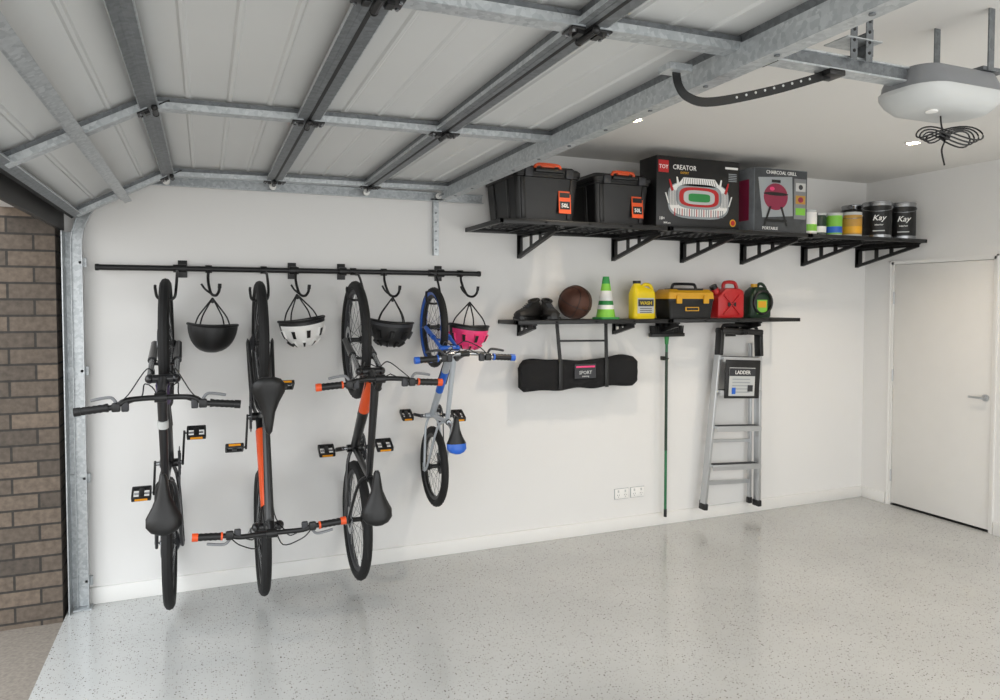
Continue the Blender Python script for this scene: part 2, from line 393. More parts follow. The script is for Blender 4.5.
# ------------------------------------------------------------ rail + hooks
b=B(); RY=4.50; RZ=1.90
b.cyl((-.545,RY,RZ),(1.71,RY,RZ),.016,BLK,16)
for x in (-.545,1.71): b.lathe([(.018,-.01),(.019,0),(.018,.01)],(x,RY,RZ),(1,0,0),BPL,16)
for x in (-.115,.50,.80,1.44):
    b.b2(x-.025,x+.025,D-.008,D-.001,RZ-.05,RZ+.05,BLK,.002); b.b2(x-.014,x+.014,RY,D-.005,RZ-.02,RZ+.02,BLK)
    b.lathe([(.02,-.022),(.026,-.022),(.026,.022),(.02,.022)],(x,RY,RZ),(1,0,0),BLK,18,True)
RAIL=b.build('storage_rail')
def bikehook(x,zt,yw):
    b=B(); b.lathe([(.017,-.018),(.023,-.018),(.023,.018),(.017,.018)],(x+.045,RY,RZ),(1,0,0),BLK,18,True)
    b.tube(cr([(x+.045,RY-.018,RZ-.012),(x+.05,RY-.06,RZ-.02),(x+.052,(RY+yw)/2,RZ-.03),(x+.05,yw+.02,zt+.04),(x+.04,yw,zt-.015),(x,yw,zt-.026),(x-.04,yw,zt-.015),(x-.05,yw-.01,zt+.03),(x-.05,yw-.02,zt+.05)],5),.0075,BLK,8)
    b.build('bike_hook',parent=RAIL)
def helhook(x,z0):
    b=B(); b.lathe([(.017,-.018),(.023,-.018),(.023,.018),(.017,.018)],(x,RY,RZ),(1,0,0),BLK,18,True)
    b.tube(cr([(x,RY-.018,RZ-.01),(x-.004,RY-.035,RZ-.05),(x+.0,RY-.07,RZ-.10),(x+.012,RY-.11,RZ-.145),(x+.035,RY-.15,RZ-.155),(x+.05,RY-.18,RZ-.135),(x+.055,RY-.19,RZ-.105)],5),.008,BLK,8)
    b.tube([(x+.0545,RY-.189,RZ-.115),(x+.056,RY-.193,RZ-.09)],.010,BPL,8)
    b.tube(cr([(x+.012,RY-.11,RZ-.145),(x-.02,RY-.12,RZ-.12),(x-.04,RY-.13,RZ-.09)],4),.006,BLK,8)
    b.build('helmet_hook',parent=RAIL)
# ------------------------------------------------------------ bicycles
def bicycle(X,zr,f,R,wb,fr,acc,grip,rimm,barw=.70,sc=1.0,crank=0,saddle=BPL,fork=BLK,seatz=.92,barz=.98,tw=.027,kid=False,accseg=(.25,.8),barx=-.17,seatx=.22,tyreside=None,side=None,sweep_=.02):
    b=B(); S=sc
    F=V((wb,0,R)); Rr=V((0,0,R)); bb=V((.42*S,0,R-.05*S)); st=V((seatx+.07*S,0,bb.z+.42*S)); sd=V((seatx,0,seatz))
    crown=V((wb-.15*S,0,R+.41*S)); ht=V((wb-.205*S,0,R+.55*S)); hb=crown+(ht-crown)*.12; 
    bar=V((wb+barx*S,0,barz))
    for c in (F,Rr):
        k=10;n=84
        prof=[(R-tw+tw*math.cos(2*math.pi*j/k),tw*math.sin(2*math.pi*j/k)) for j in range(k)]
        b.lathe(prof,c,(0,1,0),RUB,n,True,mod=lambda i,j:(.0035 if (i%2) else -.001) if j in (0,1,9) else 0)
        if tyreside and c is F:
            for q in (-1,1): b.lathe([(R-tw*1.9,q*tw*.75),(R-tw*1.2,q*tw*1.03),(R-tw*1.2,q*tw*.9),(R-tw*1.9,q*tw*.6)],c,(0,1,0),tyreside,64,True)
        r0=R-2*tw; b.lathe([(r0+.004,-.013),(r0+.004,.013),(r0-.016,.010),(r0-.02,0),(r0-.016,-.010)],c,(0,1,0),rimm,64,True)
        b.lathe([(.012,-.05),(.024,-.034),(.024,-.03),(.014,-.02),(.014,.02),(.024,.03),(.024,.034),(.012,.05)],c,(0,1,0),BLK,16)
        NS=28
        for i in range(NS):
            A=2*math.pi*i/NS; Bn=A+(.35 if (i//2)%2 else -.35); s_=1 if i%2 else -1
            b.tube([c+V((math.cos(Bn)*.022,s_*.03,math.sin(Bn)*.022)),c+V((math.cos(A)*(r0-.015),0,math.sin(A)*(r0-.015)))],.0014,CHR,3)
        if not kid:
            b.lathe([(.045,.040),(.08,.040),(.08,.043),(.045,.043)],c,(0,1,0),CHR,28,True)
        b.tube([c+V((0,-.075,0)),c+V((0,.075,0))],.006,CHR,8)
    for k in range(5): b.lathe([(.01,-.036-.004*k),(.052-.007*k,-.036-.004*k),(.052-.007*k,-.038-.004*k)],Rr,(0,1,0),DGR,24)
    for s_ in (-1,1):
        y=s_*.058*min(1,S+.1)
        b.tube([F+V((0,y,0)),F+V((-.06*S,y,.16*S)),F+V((-.075*S,y,.22*S))],[.017*S,.021*S,.021*S],fork,12)
        b.tube([F+V((-.075*S,y,.22*S)),crown+V((0,y,0))],.014*S,CHR if not kid else fork,12)
        b.ell(crown+V((0,y,0)),(.024*S,.022*S,.03*S),fork,u=12,v=8)
    b.tube([crown+V((0,-.058*S,0)),crown+V((0,0,.01)),crown+V((0,.058*S,0))],.021*S,fork,12)
    b.tube([F+V((-.055*S,.058,.15*S)),F+V((-.09*S,.05,.24*S)),F+V((-.09*S,0,.27*S)),F+V((-.09*S,-.05,.24*S)),F+V((-.055*S,-.058,.15*S))],.009*S,fork,8)
    b.tube([crown,ht+(ht-crown)*.05],.022*S,fr,14)
    d0=hb+V((-.01,0,.03*S)); 
    b.tube([d0,(d0+bb)/2,bb],[.026*S,.03*S,.026*S],fr,16)
    b.tube([d0+(bb-d0)*accseg[0],d0+(bb-d0)*accseg[1]],.0315*S,acc,16)
    b.tube([ht+V((-.005,0,-.03*S)),st+V((.015*S,0,-.01))],[.023*S,.018*S],fr,14)
    if side: b.tube([ht+(st-ht)*.3+V((0,0,-.02*S)),ht+(st-ht)*.38+V((0,0,-.017*S))],.0245*S,side,14)
    b.tube([bb,st+(st-bb)*.06],.018*S,fr,14); b.torus(st+(st-bb)*.04,(st-bb),.018*S,.005,BLK,14,6)
    b.tube([bb+V((0,-.045,0)),bb+V((0,.045,0))],.023*S,fr,14)
    for s_ in (-1,1):
        b.tube(cr([bb+V((-.01,s_*.02,0)),bb+V((-.10*S,s_*.045,.01)),Rr+V((.06*S,s_*.062,0)),Rr+V((0,s_*.065,0))],4),.010*S,fr,10)
        b.tube(cr([st+V((0,s_*.015,-.02)),st+V((-.06*S,s_*.045,-.09*S)),Rr+V((.01,s_*.062,.05)),Rr+V((0,s_*.065,0))],4),.009*S,fr,10)
        b.box(Rr+V((0,s_*.066,0)),(.05,.006,.04),fr,bev=.002)
    b.tube([st,sd+V((0,0,-.05))],.0135*S,BLK if not kid else CHR,12); b.box(sd+V((0,0,-.045)),(.05,.035,.025),BLK,bev=.005)
    rings=[]
    for x,hw,h,t in ((-.135,.030,.012,.022),(-.125,.058,.018,.04),(-.10,.078,.02,.05),(-.06,.078,.012,.05),(-.01,.052,.004,.046),(.04,.032,.002,.038),(.10,.022,.0,.032),(.135,.017,-.004,.028),(.147,.008,-.01,.018)):
        ring=[]
        for i in range(14):
            A=2*math.pi*i/14; ring.append(sd+V((x*S*1.0,hw*S*math.copysign(abs(math.cos(A))**.8,math.cos(A)),h-t/2+t/2*math.sin(A)+ (-.012*abs(math.cos(A))**3))))
        rings.append(ring)
    if kid:
        b.loft(rings[:4],BLU); b.loft(rings[3:],saddle)
    else: b.loft(rings,saddle)
    for s_ in (-1,1): b.tube(cr([sd+V((-.09,s_*.03,-.03)),sd+V((-.03,s_*.022,-.045)),sd+V((.04,s_*.022,-.045)),sd+V((.11,s_*.008,-.028))],4),.0035,CHR,6)
    b.tube([ht,ht+(ht-crown).normalized()*.05*S],.018*S,BLK,12)
    b.tube([ht+(ht-crown).normalized()*.04*S,bar],.017*S,BLK,12); b.cyl(bar+V((0,-.025,0)),bar+V((0,.025,0)),.022*S,BLK,12)
    h=barw/2; sw=sweep_
    b.tube(cr([bar+V((-sw*1.4,-h,.022)),bar+V((-sw,-h+.14,.024)),bar+V((-.005,-h*.42,.018)),bar+V((0,-h*.2,0)),bar,bar+V((0,h*.2,0)),bar+V((-.005,h*.42,.018)),bar+V((-sw,h-.14,.024)),bar+V((-sw*1.4,h,.022))],4),.0125,BLK if not kid else CHR,12)
    for s_ in (-1,1):
        g0=bar+V((-sw*1.42,s_*(h+.002),.022)); g1=bar+V((-sw,s_*(h-.125),.024)); d=(g1-g0)
        b.tube([g0+d*(i/12) for i in range(13)],[.0185 if i%2 else .0165 for i in range(13)],BPL if not isinstance(grip,tuple) else grip[0],12)
        gc=grip[1] if isinstance(grip,tuple) else grip
        b.tube([g0-d.normalized()*.006,g0+d*.16],.0195,gc,12); b.tube([g0+d*.93,g0+d],.0195,gc,12)
        c0=g1+V((0,-s_*.03,0)); b.box(c0,(.04,.035,.03),BLK,bev=.006); b.box(c0+V((.0,-s_*.035,-.01)),(.045,.03,.03),DGR,bev=.006)
        b.tube(cr([c0+V((.02,0,-.005)),c0+V((.042,s_*.02,-.012)),c0+V((.040,s_*.06,-.014)),c0+V((.032,s_*.10,-.012))],4),[.007]*12+[.006],DGR if kid else MGR,8)
        b.tube(cr([c0+V((.02,-s_*.01,0)),c0+V((.055,-s_*.05,-.0)),V((wb-.09*S,s_*.06,R+.55*S)),V((wb-.13*S,s_*.04,R+.36*S)),F+V((-.05*S,.07,.15*S))],5),.003,BLK,6)
        b.tube(cr([c0+V((.01,-s_*.04,-.01)),c0+V((.04,-s_*.1,-.02)),V((wb-.16*S,s_*.07,R+.54*S)),V((wb-.22*S,s_*.03,R+.42*S)),(d0+bb)/2+V((0,s_*.03,0))],5),.003,BLK,6)
    cd=V((math.cos(crank),0,math.sin(crank))); CL=.17*S
    cr_r=.085*S
    b.lathe([(cr_r*.72,-.05),(cr_r,-.05),(cr_r,-.054),(cr_r*.72,-.054)],bb,(0,1,0),DGR,40,True,mod=lambda i,j:(.002 if i%2 else -.002) if j in(1,2) else 0)
    for k in range(5):
        A=crank+2*math.pi*k/5; b.beam(bb+V((0,-.052,0)),bb+V((math.cos(A)*cr_r*.8,-.052,math.sin(A)*cr_r*.8)),.014,.006,DGR,ref=(0,1,0))
    b.tube([bb+V((0,-.075,0)),bb+V((0,.075,0))],.012,CHR,12)
    for s_,dd in ((-1,cd),(1,-cd)):
        p0=bb+V((0,s_*.068,0)); p1=p0+dd*CL+V((0,s_*.012,0))
        b.beam(p0-dd*.014,p1+dd*.012,.012,.026*S,BLK if not kid else DGR,ref=(0,1,0),bev=.004)
        p2=p1+V((0,s_*.06*min(1,S+.1),0)); b.cyl(p1,p2+V((0,s_*.035,0)),.006,CHR,8)
        Rm=Matrix.Rotation(math.radians(62),3,'Y')
        pm=Matrix.Translation(p2)@Rm.to_4x4()
        for q in (-1,1):
            b.box((q*.042,0,0),(.016,.096*S,.024),BPL,bev=.004,M=pm); b.box((q*.0515,0,0),(.004,.062*S,.012),REFL,M=pm)
            b.box((0,q*.044*S,0),(.08,.010,.022),BPL,bev=.003,M=pm)
        b.box((0,0,0),(.07,.026,.02),BPL,bev=.004,M=pm)
    a1=.045
    for s_ in (1,-1): b.beam(Rr+V((0,-.052,s_*a1)),bb+V((0,-.052,s_*cr_r)),.005,.010,DGR,ref=(0,1,0))
    b.beam(Rr+V((0,-.062,-.03)),Rr+V((.04,-.062,-.11)),.012,.03,BLK,ref=(0,1,0),bev=.003)
    for q in ((.015,-.06),(.04,-.11)): b.lathe([(.004,-.066),(.02,-.066),(.02,-.058),(.004,-.058)],Rr+V((q[0],0,q[1])),(0,1,0),DGR,14)
    x=V((0,0,f)); z=V((0,-1,0)); y=z.cross(x)
    M=Matrix((x,y,z)).transposed().to_4x4(); M.translation=V((X,D-.006,zr))
    b.build('bicycle',M)
FB1=mat('bike_frame_charcoal','18181b',.3,coat=.3); FB2=mat('bike_frame_black','0f0f11',.3,coat=.3); FW=mat('bike_frame_silver','b9bfc5',.3,metal=.3)
bicycle(-.19,.41,1,.345,1.075,FB1,PUR,BPL,BLK,.665,crank=.25,fork=FB1,accseg=(.02,.2),barx=-.215,seatx=.34,seatz=.90,sweep_=.032,side=LGR)
bicycle(.285,1.478,-1,.345,1.07,FB2,ORG,(BPL,ORG),BLK,.69,crank=.05,accseg=(.15,.85),fork=FB2,seatx=.275,barx=-.18)
bicycle(.82,.415,1,.345,1.07,FB2,ORG,(BPL,ORG),DGR,.63,crank=1.35,accseg=(.05,.45),fork=FB2,seatx=.265)
bicycle(1.33,.67,1,.25,.88,FW,BLU,(BPL,BLU),BLK,.57,sc=.76,crank=1.5,fork=BLU,seatz=.71,barz=.83,tw=.023,kid=True,accseg=(.3,.6),saddle=BPL,tyreside=BLU,seatx=.27)
for x,zt,yw in ((-.19,1.83-.085,D-.35),(.285,1.823-.085,D-.35),(.82,1.83-.085,D-.35),(1.33,1.80-.075,D-.256)): bikehook(x,zt,yw)
# ------------------------------------------------------------ helmets
def helmet(x,y,z,m1,m2,vents=True,rot=0,tilt=.08):
    b=B(); a,c,h=.135,.108,.155
    bm=bmesh.new(); nu,nv=28,9; g=[]
    for j in range(nv+1):
        row=[]
        ph=(math.pi/2)*j/nv
        for i in range(nu):
            A=2*math.pi*i/nu; rr=math.cos(ph)**.78 if j<nv else 0
            zz=-h*math.sin(ph)**1.05 + .006*math.cos(2*A)*math.cos(ph)
            row.append(bm.verts.new((a*rr*math.cos(A)*(1+.06*math.cos(A)),c*rr*math.sin(A),zz)))
            if j==nv: break
        g.append(row)
    fcs={}
    for j in range(nv):
        for i in range(nu):
            k=(i+1)%nu
            if j<nv-1: fcs[(i,j)]=bm.faces.new((g[j][i],g[j][k],g[j+1][k],g[j+1][i]))
            else: bm.faces.new((g[j][i],g[j][k],g[j+1][0]))
    dark=[]
    if vents:
        sel=[[fcs[(i,j)],fcs[(i,j+1)]] for i in range(0,nu) for j in (2,5) if (i+ (0 if j==2 else 1))%3==0]
        for pr in sel:
            bmesh.ops.inset_region(bm,faces=pr,thickness=.003,depth=-.012)
            dark+=pr
    dk=set(dark)
    bm.verts.index_update()
    vs=[v.co.copy() for v in bm.verts]
    A_=[[v.index for v in f.verts] for f in bm.faces if f not in dk]; D_=[[v.index for v in f.verts] for f in dk]
    lowset=[];hi=[]
    for f in A_:
        zc=sum(vs[i].z for i in f)/len(f); yc_=abs(sum(vs[i].y for i in f)/len(f))
        (lowset if (m2 and (zc>-.03 or yc_<.02)) else hi).append(f)
    b.add(vs,hi,m1); 
    if lowset: b.add(vs,lowset,m2)
    if D_: b.add(vs,D_,BLK)
    bm.free()
    b.tube([(a*(1+.06*math.cos(t))*math.cos(t)*.985,c*math.sin(t)*.985,.006*math.cos(2*t)) for t in [2*math.pi*i/32 for i in range(32)]],.008,BPL,8,True)
    b.lathe([(.02,-.115),(.065,-.09),(.085,-.03),(.095,-.002)],(0,0,0),(0,0,1),BPL,24)
    top=V((-.0,.0,.155))
    for sx in (-.075,.085):
        for sy in (-1,1):
            b.tube(cr([(sx,sy*.09,-.005),(sx*.8,sy*.07,.05),(sx*.35,sy*.03,.11),top],4),.0045,BPL,6)
    b.tube([top+V((0,-.01,-.02)),top+V((0,.01,-.02))],.010,BPL,8)
    b.build('bike_helmet',Matrix.Translation((x,y,z))@Matrix.Rotation(rot,4,'Z')@Matrix.Rotation(tilt,4,'Y'))
for x,z,m1,m2,ve,r,ti in ((.035,1.575,BPL,None,False,.15,.05),(.525,1.60,WHT,BLK,True,.1,-.12),(1.07,1.585,BPL,DGR,True,-.2,.1),(1.585,1.555,PNK,BLK,True,.1,.08)):
    helhook(x-.01,z); helmet(x,RY-.13,z,m1,m2,ve,r,ti)
# ------------------------------------------------------------ upper shelf
def tote(x,w,d,h,name='storage_tote'):
    b=B(); 
    b.loft([rrect(w*.84,d*.86,.03,0),rrect(w*.93,d*.95,.035,h*.78),rrect(w*.97,d*.98,.035,h*.79),rrect(w*.97,d*.98,.035,h*.84)],BPL)
    b.loft([rrect(w,d,.035,h*.84),rrect(w*1.0,d,.035,h*.91),rrect(w*.94,d*.95,.03,h*.95),rrect(w*.9,d*.9,.03,h*.96),rrect(w*.86,d*.84,.03,h)],BPL)
    for q in (-1,1):
        b.beam((q*w*.33,-d*.44,.02),(q*w*.37,-d*.475,h*.78),.03,.012,BPL,ref=(1,0,0),bev=.003)
        b.beam((q*w*.42,-d*.2,.02),(q*w*.465,-d*.22,h*.78),.03,.014,BPL,ref=(0,1,0),bev=.003)
        b.beam((q*w*.42,d*.2,.02),(q*w*.465,d*.22,h*.78),.03,.014,BPL,ref=(0,1,0),bev=.003)
        b.box((q*w*.3,-d*.5-.004,h*.86),(.05,.02,h*.16),DGR,bev=.004)
    b.box((0,-d*.5-.006,h*.90),(w*.42,.03,.022),BPL,bev=.005)
    b.tube(cr([(-w*.19,-d*.47,h*.94),(-w*.17,-d*.47,h*1.0),(-w*.1,-d*.47,h*1.02),(w*.1,-d*.47,h*1.02),(w*.17,-d*.47,h*1.0),(w*.19,-d*.47,h*.94)],4),.010,ORG,8)
    b.box((0,-d*.47,h*.99),(w*.2,.02,.018),ORG,bev=.004)
    M=Matrix.Translation((w*.25,-d*.47-.0035,h*.36))@Matrix.Rotation(-.075,4,'X')
    b.box((0,0,0),(.085,.004,.14),ORG,M=M); b.box((0,-.003,-.02),(.07,.002,.05),BLK,M=M); b.box((0,-.003,.045),(.07,.002,.03),BLK,M=M)
    b.text('50L',0,-.0045,-.032,.035,WHT,M=M)
    b.build(name,Matrix.Translation((x,0,0))@Matrix.Translation((0,D-.03-d/2,TZ+.001)))
tote(1.985,.47,.53,.345); tote(2.53,.44,.53,.335)
b=B(); w,h,d=.69,.475,.20
b.box((0,0,h/2),(w,d,h),CARD,bev=.003); y=-d/2-.0005
b.decal([(-.33,h-.03),(-.33,h-.11),(-.25,h-.11),(-.25,h-.03)],y,RED); b.text('TOY',-.29,y-.002,h-.085,.036,WHT)
b.text('CREATOR',-.12,y-.001,h-.085,.045,WHT,sx=.95); b.text('EXPERT',-.12,y-.001,h-.112,.02,YEL2)
def ring(cx,cz,a,b_,m,dy,e=.6): b.decal(ellpoly(cx,cz,a,b_,36,e),y-dy,m)
ring(.0,.19,.255,.125,PGR,0); ring(0,.195,.245,.115,WHT,.001); ring(0,.215,.19,.085,PGR,.002); ring(0,.212,.165,.066,RED,.003); ring(0,.21,.13,.048,LGR,.004); ring(0,.208,.09,.028,GRN,.005,.4)
for i in range(21):
    xx=-.20+.02*i; b.decal([(xx-.003,.08),(xx-.003,.13),(xx+.003,.13),(xx+.003,.08)],y-.003,RED if i%3==0 else MGR)
b.decal([(-.18,.285),(-.13,.34),(.13,.34),(.18,.285)],y-.002,WHT); 
for i in range(15): b.decal([(-.14+.02*i,.29),(-.13+.018*i,.335),(-.127+.018*i,.335),(-.137+.02*i,.29)],y-.0035,DGR)
for s_ in (-1,1):
    b.decal([(s_*.21,.25),(s_*.24,.32),(s_*.25,.32),(s_*.23,.24)],y-.004,RED); b.decal([(s_*.16,.28),(s_*.18,.34),(s_*.19,.34),(s_*.18,.27)],y-.004,WHT); b.decal([(s_*.255,.16),(s_*.28,.23),(s_*.27,.23),(s_*.245,.16)],y-.004,WHT)
    for k in range(6): b.decal([(s_*(.18+.012*k),.15),(s_*(.18+.012*k),.25),(s_*(.183+.012*k),.25),(s_*(.183+.012*k),.15)],y-.0045,MGR)
b.decal(ellpoly(.29,.05,.026,.026),y,YEL2); b.decal(ellpoly(.29,.05,.018,.018),y-.001,RED)
b.text('18+',-.30,y-.001,.05,.03,WHT); b.text('3898 pcs',-.26,y-.001,.025,.016,WHT)
b.decal([(.22,h-.04),(.22,h-.055),(.33,h-.055),(.33,h-.04)],y,WHT)
for i in range(5): b.decal([(.25,.39-.012*i),(.25,.385-.012*i),(.32,.385-.012*i),(.32,.39-.012*i)],y,PGR)
b.build('toy_set_box',Matrix.Translation((3.125,4.10,TZ+.001)))
b=B(); w,h,d=.49,.45,.46
b.box((0,0,h/2),(w,d,h),CARDG,bev=.003); y=-d/2-.0005
b.decal([(-.24,.005),(-.24,h-.005),(.24,h-.005),(.24,.005)],y,CARDD)
b.decal([(-.17,.10),(-.21,.38),(.10,.40),(.11,.12)],y-.0005,PGR)
b.decal([(.12,.10),(.12,h-.06),(.232,h-.06),(.232,.10)],y-.001,MGR)
b.decal(ellpoly(-.05,.25,.11,.095),y-.002,MAG); b.decal(ellpoly(-.05,.27,.113,.012),y-.003,BLK); b.decal(ellpoly(-.085,.305,.022,.014),y-.003,PNK)
b.decal([(-.09,.35),(-.09,.37),(-.01,.37),(-.01,.35)],y-.003,BLK)
for s_ in (-1,1): b.decal([(-.05+s_*.04,.18),(-.05+s_*.095,.045),(-.05+s_*.11,.045),(-.05+s_*.06,.18)],y-.003,BLK)
b.decal([(-.15,.07),(-.15,.09),(.05,.09),(.05,.07)],y-.004,BLK)
b.decal([(.135,.30),(.135,.36),(.225,.36),(.225,.30)],y-.002,LGR); b.decal([(.135,.21),(.135,.27),(.225,.27),(.225,.21)],y-.002,BRN); b.decal([(.135,.13),(.135,.18),(.225,.18),(.225,.13)],y-.002,LGRN)
b.decal(ellpoly(.18,.24,.025,.02),y-.003,MAG); b.decal(ellpoly(.18,.33,.02,.018),y-.003,DGR)
b.text('CHARCOAL GRILL',-.0,y-.0025,h-.04,.034,WHT); b.text('PORTABLE',-.1,y-.0025,.015,.03,WHT)
x=-w/2-.0005
b.b2(x-.001,x,-d/2+.05,d/2-.05,.08,h-.08,MAG)
b.build('barbecue_box',Matrix.Translation((3.82,4.20,TZ+.001)))
def tin(x,y,r,h,body,lab,name='paint_tin',txt=None,zz=TZ,lid=CHR,tm=WHT,lab2=None):
    b=B()
    b.lathe([(r*.97,0),(r,.004),(r,h*.95),(r*1.02,h*.96),(r*1.02,h*.985),(r*.97,h),(r*.9,h),(r*.88,h*.975)],(0,0,0),(0,0,1),body,32)
    b.lathe([(r*.8,h*.972),(r*.8,h*.985),(r*.3,h*.985)],(0,0,0),(0,0,1),lid,32)
    b.lathe([(r*1.004,h*.10),(r*1.004,h*.88)],(0,0,0),(0,0,1),lab,32)
    if lab2: b.lathe([(r*1.01,h*.16),(r*1.01,h*.42)],(0,0,0),(0,0,1),lab2,32)
    for s_ in (-1,1): b.cyl((s_*r,0,h*.85),(s_*(r+.006),0,h*.85),.008,lid,10)
    if r>.07: b.tube(cr([(-r-.005,0,h*.85),(-r*.8,-r*.75,h*.76),(0,-r-.01,h*.72),(r*.8,-r*.75,h*.76),(r+.005,0,h*.85)],5),.002,CHR,6)
    if txt: 
        b.text(txt,0,-r-.004,h*.48,.06,tm,shear=.3); b.text('interior',0,-r-.004,h*.34,.02,tm); b.box((0,-r-.003,h*.2),(r*.8,.003,.008),LGR)
    b.build(name,Matrix.Translation((x,y,zz+.001))@Matrix.Rotation(-.75,4,'Z'))
tin(4.19,4.08,.062,.19,LGR,WHT,lab2=LGRN,lid=CHR); tin(4.335,4.12,.056,.18,LGR,DGN,lab2=WHT); tin(4.46,4.09,.06,.18,LGR,LGRN,lab2=BLU)
tin(4.62,4.07,.075,.19,LGR,BRN,lab2=YEL2)
tin(4.93,4.10,.105,.29,CHR,BLK,txt='Kay'); tin(5.20,4.10,.105,.295,CHR,BLK,txt='Kay'); tin(4.98,4.36,.095,.30,CHR,BLK); tin(4.47,4.36,.075,.22,LGR,WHT)
# ------------------------------------------------------------ lower shelf
def shoe(x,y,rot):
    b=B(); rings=[]
    for t,hw,hh in ((-.14,.028,.085),(-.13,.038,.10),(-.09,.042,.10),(-.05,.042,.092),(-.01,.041,.078),(.04,.046,.06),(.09,.050,.05),(.13,.040,.042),(.15,.02,.03)):
        rings.append([V((hw*math.copysign(abs(math.cos(A))**.7,math.cos(A))*(1 if math.sin(A)<.2 else .8),t,.012+hh/2+hh/2*math.copysign(abs(math.sin(A))**.8,math.sin(A)))) for A in [2*math.pi*i/16 for i in range(16)]])
    b.loft(rings,SHOE)
    b.loft([[V((1.08*hw*c,t,z)) for c in (-1,1)]+[V((1.08*hw*c,t,z+.016)) for c in (1,-1)] for t,hw,z in ((-.145,.03,0),(-.1,.042,0),(0,.04,0),(.09,.051,0),(.14,.036,.003),(.156,.015,.006))],BLK)
    b.tube([(.028*math.cos(t),-.085+.045*math.sin(t),.112-.01*math.sin(t)) for t in [2*math.pi*i/16 for i in range(16)]],.009,SHOE,8,True)
    for k in range(4): b.beam((-.02,-.01+.022*k,.093-.009*k),(.02,-.005+.022*k,.093-.009*k),.006,.006,DGR,ref=(0,1,0))
    b.build('shoe',Matrix.Translation((x,y,LZ+.001))@Matrix.Rotation(rot,4,'Z')@Matrix.Diagonal((1.1,1,1.15,1)))
shoe(2.03,4.40,math.pi-.9); shoe(2.19,4.40,math.pi-.25)
b=B(); r=.118; b.ell((0,0,0),(r,r,r),BALL,u=36,v=24)
for ax in ((1,0,0),(0,0,1)): b.torus((0,0,0),ax,r,.0026,BLK,48,6)
for s_ in (-1,1):
    pts=[]
    for i in range(40):
        t=2*math.pi*i/40; p=V((s_*(.62+.22*math.cos(2*t)),.8*math.cos(t),.8*math.sin(t))).normalized()*r; pts.append(p)
    b.tube(pts,.0026,BLK,6,True)
b.build('basketball',Matrix.Translation((2.39,4.40,LZ+r+.001))@Matrix.Rotation(.5,4,'Z')@Matrix.Rotation(.5,4,'X'))
b=B(); b.loft([rrect(.15,.15,.02,0),rrect(.15,.15,.02,.014)],GRN)
def cz(z): return .068-.046*(z-.014)/.286
for a,c,m in ((.014,.07,LGRN),(.07,.10,WHT),(.10,.13,GRN),(.13,.20,WHT),(.20,.25,LGRN),(.25,.30,GRN)): b.lathe([(cz(a),a),(cz(c),c)],(0,0,0),(0,0,1),m,28)
b.build('sports_cone',Matrix.Translation((2.625,4.38,LZ+.001)))
b=B(); w,d=.19,.10
b.loft([rrect(w*.94,d*.9,.03,0),rrect(w,d,.03,.01),rrect(w,d,.03,.18),rrect(w*.92,d*.9,.03,.205),rrect(w*.55,d*.6,.02,.228,cx=-.03),rrect(.055,.05,.02,.245,cx=-.045)],YEL)
b.cyl((-.045,0,.24),(-.045,0,.27),.026,YEL,18); b.cyl((-.045,0,.255),(-.045,0,.275),.029,BLK,18)
b.tube(cr([(-.01,0,.225),(.02,0,.248),(.06,0,.245),(.082,0,.22),(.085,0,.17)],4),.013,YEL,10)
b.decal([(-.07,.04),(-.07,.15),(.07,.15),(.07,.04)],-d/2,LGR); b.decal([(-.065,.09),(-.065,.14),(.065,.14),(.065,.09)],-d/2-.0012,DGR); b.text('WASH',0,-d/2-.003,.102,.035,YEL)
for k in range(3): b.box((0,-d/2-.002,.075-.014*k),(.10,.002,.005),DGR)
b.build('detergent_bottle',Matrix.Translation((2.94,4.40,LZ+.001)))
b=B(); w,d=.40,.20
b.loft([rrect(w*.92,d*.9,.02,0),rrect(w,d,.02,.125),rrect(w*1.02,d*1.03,.02,.13),rrect(w*1.02,d*1.03,.02,.145)],BPL)
b.loft([rrect(w*1.02,d*1.03,.02,.145),rrect(w,d,.02,.19),rrect(w*.9,d*.75,.02,.215)],YEL2)
b.loft([rrect(w*.62,d*.86,.02,.185),rrect(w*.62,d*.80,.02,.222)],BPL)
b.tube(cr([(-.11,0,.21),(-.10,0,.245),(-.07,0,.255),(.07,0,.255),(.10,0,.245),(.11,0,.21)],4),.011,BPL,10)
for q in (-1,1): b.box((q*.12,-d/2-.008,.14),(.045,.016,.06),YEL2,bev=.004)
b.box((0,-d/2-.001,.07),(.12,.006,.03),YEL2,bev=.001); b.box((0,-d/2-.005,.07),(.1,.003,.018),BLK)
b.build('toolbox',Matrix.Translation((3.30,4.39,LZ+.001)))
def jerry(name,x,m,capm,h=.26,w=.25):
    b=B(); d=.13
    poly=[(-w/2,0),(w/2,0),(w/2,h*.80),(w*.32,h*.88),(w*.1,h*.88),(-w*.2,h*.88),(-w/2,h*.62)]
    b.prism(poly,-d/2,d/2,m,.018)
    b.tube(cr([(-w*.12,0,h*.84),(-w*.08,0,h*1.02),(w*.1,0,h*1.06),(w*.34,0,h*1.02),(w*.42,0,h*.8)],5),.014,m,10)
    b.cyl((-w*.36,0,h*.72),(-w*.45,0,h*.86),.03,m,18); b.cyl((-w*.42,0,h*.82),(-w*.50,0,h*.95),.028,capm,18)
    b.beam((-w*.3,-d/2-.001,h*.12),(w*.3,-d/2-.001,h*.68),.02,.008,m,ref=(0,1,0)); b.beam((w*.3,-d/2-.001,h*.12),(-w*.3,-d/2-.001,h*.68),.02,.008,m,ref=(0,1,0))
    b.box((0.0,-d/2-.006,h*.4),(w*.3,.004,h*.12),BLK)
    b.build(name,Matrix.Translation((x,4.40,LZ+.001)))
jerry('jerry_can',3.70,RED,BLK)
b=B(); w,d=.21,.12
